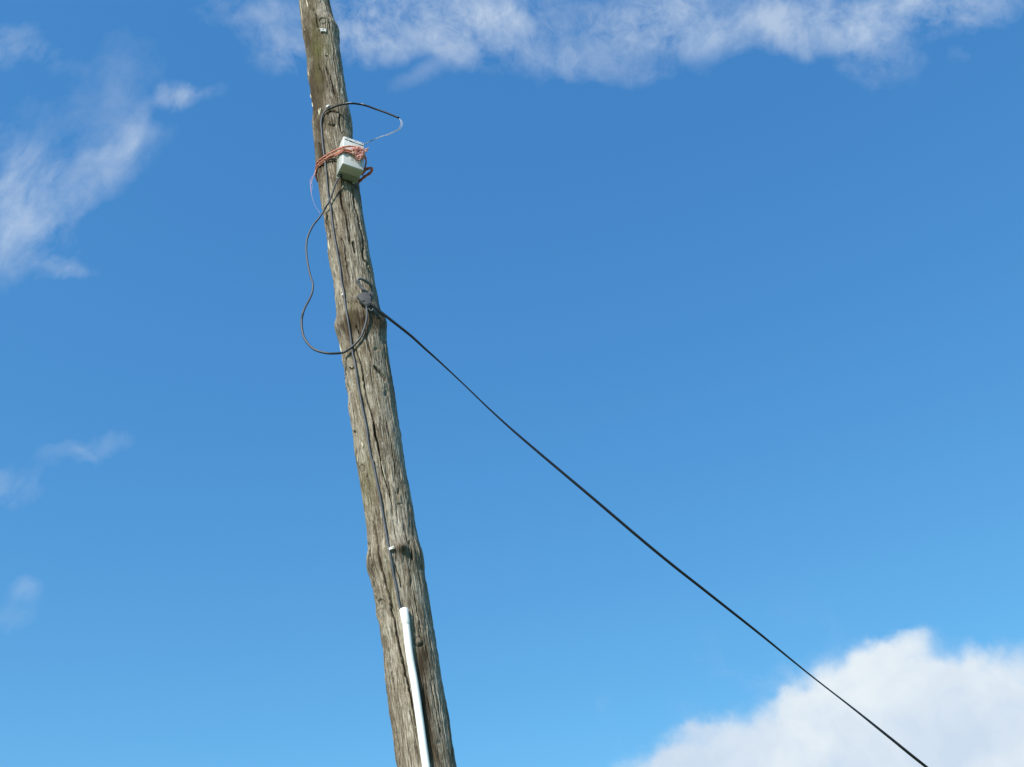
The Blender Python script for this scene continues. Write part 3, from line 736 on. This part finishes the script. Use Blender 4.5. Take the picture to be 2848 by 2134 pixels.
lowb = band([(1014, 436, .010), (1004, 432, .014), (990, 424, .012), (975, 420, .011), (962, 417, .010)],
            [(950, 418.5, .010, 's'), (941, 424, .008, 's'), (928, 431, .030, 'p'), (912, 439, .020, 'p'), (895, 450, .012, 'p'), (881, 466, .007, 'p')], sL-.06, .004)
low2 = band([(1014, 440, .008), (1003, 438, .009), (990, 433, .009), (975, 427, .009), (963, 422, .009)],
            [(951, 422.5, .008, 's'), (942, 428, .008, 's'), (929, 434.5, .024, 'p'), (914, 442, .015, 'p'), (897, 454, .008, 'p'), (880, 472, .006, 'p')], sL-.075, .004)
def rope(P, R_, strands=5, rs=None, pitch=.055, jitter=.0006, sub_=8):
    C = catmull(P, sub_); n = len(C); T = np.gradient(C, axis=0); T /= np.linalg.norm(T, axis=1)[:, None]
    ln = np.concatenate([[0], np.cumsum(np.linalg.norm(np.diff(C, axis=0), axis=1))])
    # resample finely
    m_ = max(int(ln[-1]/.005), 8); li = np.linspace(0, ln[-1], m_); C = np.stack([np.interp(li, ln, C[:, k]) for k in range(3)], 1)
    T = np.gradient(C, axis=0); T /= np.linalg.norm(T, axis=1)[:, None]
    u = np.cross(T, (0.2, .3, .9)); u /= np.linalg.norm(u, axis=1)[:, None]; v = np.cross(T, u); parts = []
    for s in range(strands):
        a = s*2*math.pi/strands+li/pitch*2*math.pi; rr_ = R_*(.62+.25*np.sin(li*60+s*2))
        Q = C+(np.cos(a)*rr_)[:, None]*u+(np.sin(a)*rr_)[:, None]*v
        parts.append(tube_data(Q, (rs or R_*.55)*(1+.25*np.sin(li*90+s)), 7))
    # loose hairs
    for _ in range(int(m_*.22)):
        i = rng.integers(1, m_-2); d = rng.normal(size=3); d -= T[i]*(d@T[i])*.2; d /= np.linalg.norm(d)
        l_ = rng.uniform(.006, .022); q = [C[i], C[i]+d*l_*.5+T[i]*l_*.5, C[i]+d*l_*.7+T[i]*l_*1.2]
        parts.append(tube_data(catmull(q, 3), .0004, 4))
    return parts
lab = link('wrapped_strand', make_mesh('wrapped_strand', rope(topb, .0044)), TWINE); child(lab, lt)
lab = link('wrapped_strand', make_mesh('wrapped_strand', rope(lowb, .0052)), TWINE); child(lab, lt)
lab = link('wrapped_strand', make_mesh('wrapped_strand', rope(low2, .0040)), TWINE); child(lab, lt)
# right side: down the box edge, the loop sticking out behind, and back round the pole
rs_ = BO+BX*BW
def rightp(x, y, h=.0):     # plane of the box's right side
    return to_plane(x, y, rs_, BX, h)
Yk = (BO+BX*BW+BY*BD*.7)[1]
dn = [on_box(1008, 433, .010), on_box(1016, 437, .004), atY(1018, 445, Yk-.02), atY(1017.5, 455, Yk), atY(1015, 465, Yk+.02), atY(1012, 478, Yk+.05)]
lab = link('wrapped_strand', make_mesh('wrapped_strand', rope(dn, .0045)), TWINE); child(lab, lt)
lp = [atY(1006, 487, Yk+.07), atY(1014, 474, Yk+.05), atY(1022, 469, Yk+.03), atY(1030, 467.5, Yk+.02), atY(1034.5, 471, Yk+.02), atY(1033, 477, Yk+.03), atY(1025, 484, Yk+.05), atY(1014, 491, Yk+.07), atY(1004, 500, Yk+.09), atY(994, 508, Yk+.12)]
lab = link('loose_loop', make_mesh('loose_loop', rope(lp, .0072, 6)), mat('red_twine', (.66, .23, .18), .85, .15, .3, 160)); child(lab, lt)
# frayed knot
parts = []
cK = [(984, 414), (994, 412), (1003, 417), (990, 422), (1001, 426), (1010, 430), (996, 433), (1004, 436), (1012, 424)]
for _ in range(120):
    a = cK[rng.integers(len(cK))]; ang = rng.normal(-35, 50); l_ = rng.uniform(5, 13)
    x, y = a[0]+rng.normal(0, 3), a[1]+rng.normal(0, 3); dx, dy = math.cos(math.radians(ang)), -math.sin(math.radians(ang))
    h = abs(rng.normal(.014, .006))+.005
    cl_ = lambda x_: min(x_, 1016)
    q = [on_box(cl_(x-dx*l_*.5), y-dy*l_*.5, .006), on_box(cl_(x), y+rng.normal(0, 1.5), h+.006), on_box(cl_(x+dx*l_*.5)+rng.normal(0, 1.), y+dy*l_*.5, h), on_box(cl_(x+dx*l_*.75), y+dy*l_*.8+2, h*.7)]
    parts.append(tube_data(catmull(q, 4), np.linspace(1, .6, 13)*rng.uniform(.0012, .0032), 6))
knot = link('frayed_knot', make_mesh('frayed_knot', parts), PINK); child(knot, lt)
parts = []
for k in range(9):
    y0 = 412+k*1.0; q = [on_box(1006, 420+k*.8, .012), on_box(1014, 416+k*.8, .014), on_box(1020+rng.normal(0, 1), 413+k*1.1, .013), on_box(1025-k*.5+rng.normal(0, 1), 412+k*1.3, .010)]
    parts.append(tube_data(catmull(q, 4), rng.uniform(.0012, .0026), 6))
child(link('knot_tail', make_mesh('knot_tail', parts), PINK), lt)
parts = []
for k in range(10):
    x0 = 978+rng.uniform(0, 8); q = [on_box(x0, 416, .012), on_box(x0+3, 424+rng.normal(0, 1), .017), on_box(x0+6+rng.normal(0, 1), 432, .012), on_box(x0+rng.normal(7, 2), 437+rng.normal(0, 1.5), .004)]
    parts.append(tube_data(catmull(q, 4), .0009, 5))
for k in range(8):
    x0 = 992+rng.uniform(0, 10); q = [on_box(x0, 424, .014), on_box(x0+2, 430, .018), on_box(x0+3+rng.normal(0, 1), 436, .012), on_box(x0+rng.normal(4, 1), 439+rng.normal(0, 1), .003)]
    parts.append(tube_data(catmull(q, 4), .0022, 6))
child(link('loose_fibres', make_mesh('loose_fibres', parts), PALEF), lt)
parts = []
for k in range(5):
    j = rng.normal(0, 2.0, 8); f_ = [atY(879+j[0]*.3, 473, DP-.05), atY(873+j[1]*.6, 487, DP-.06), atY(867+j[2], 500, DP-.06), atY(866+j[3], 515, DP-.06), atY(865+j[4]*.5, 530+k, DP-.06)]
    if k < 2: f_ += [atY(868, 548, DP-.06), atY(875, 570, DP-.06), atY(884, 584, DP-.06), atY(890, 594, DP-.07)]
    parts.append(tube_data(catmull(f_, 5), .0005, 5))
child(link('loose_fibres', make_mesh('loose_fibres', parts), PINK), lt)
parts = [tube_data(catmull([atY(1006, 498, Yk+.08), atY(1024, 499, Yk+.06), atY(1042, 505, Yk+.06), atY(1054, 512, Yk+.06)], 5), .00045, 5)]
child(link('loose_fibres', make_mesh('loose_fibres', parts), PINK), lt)
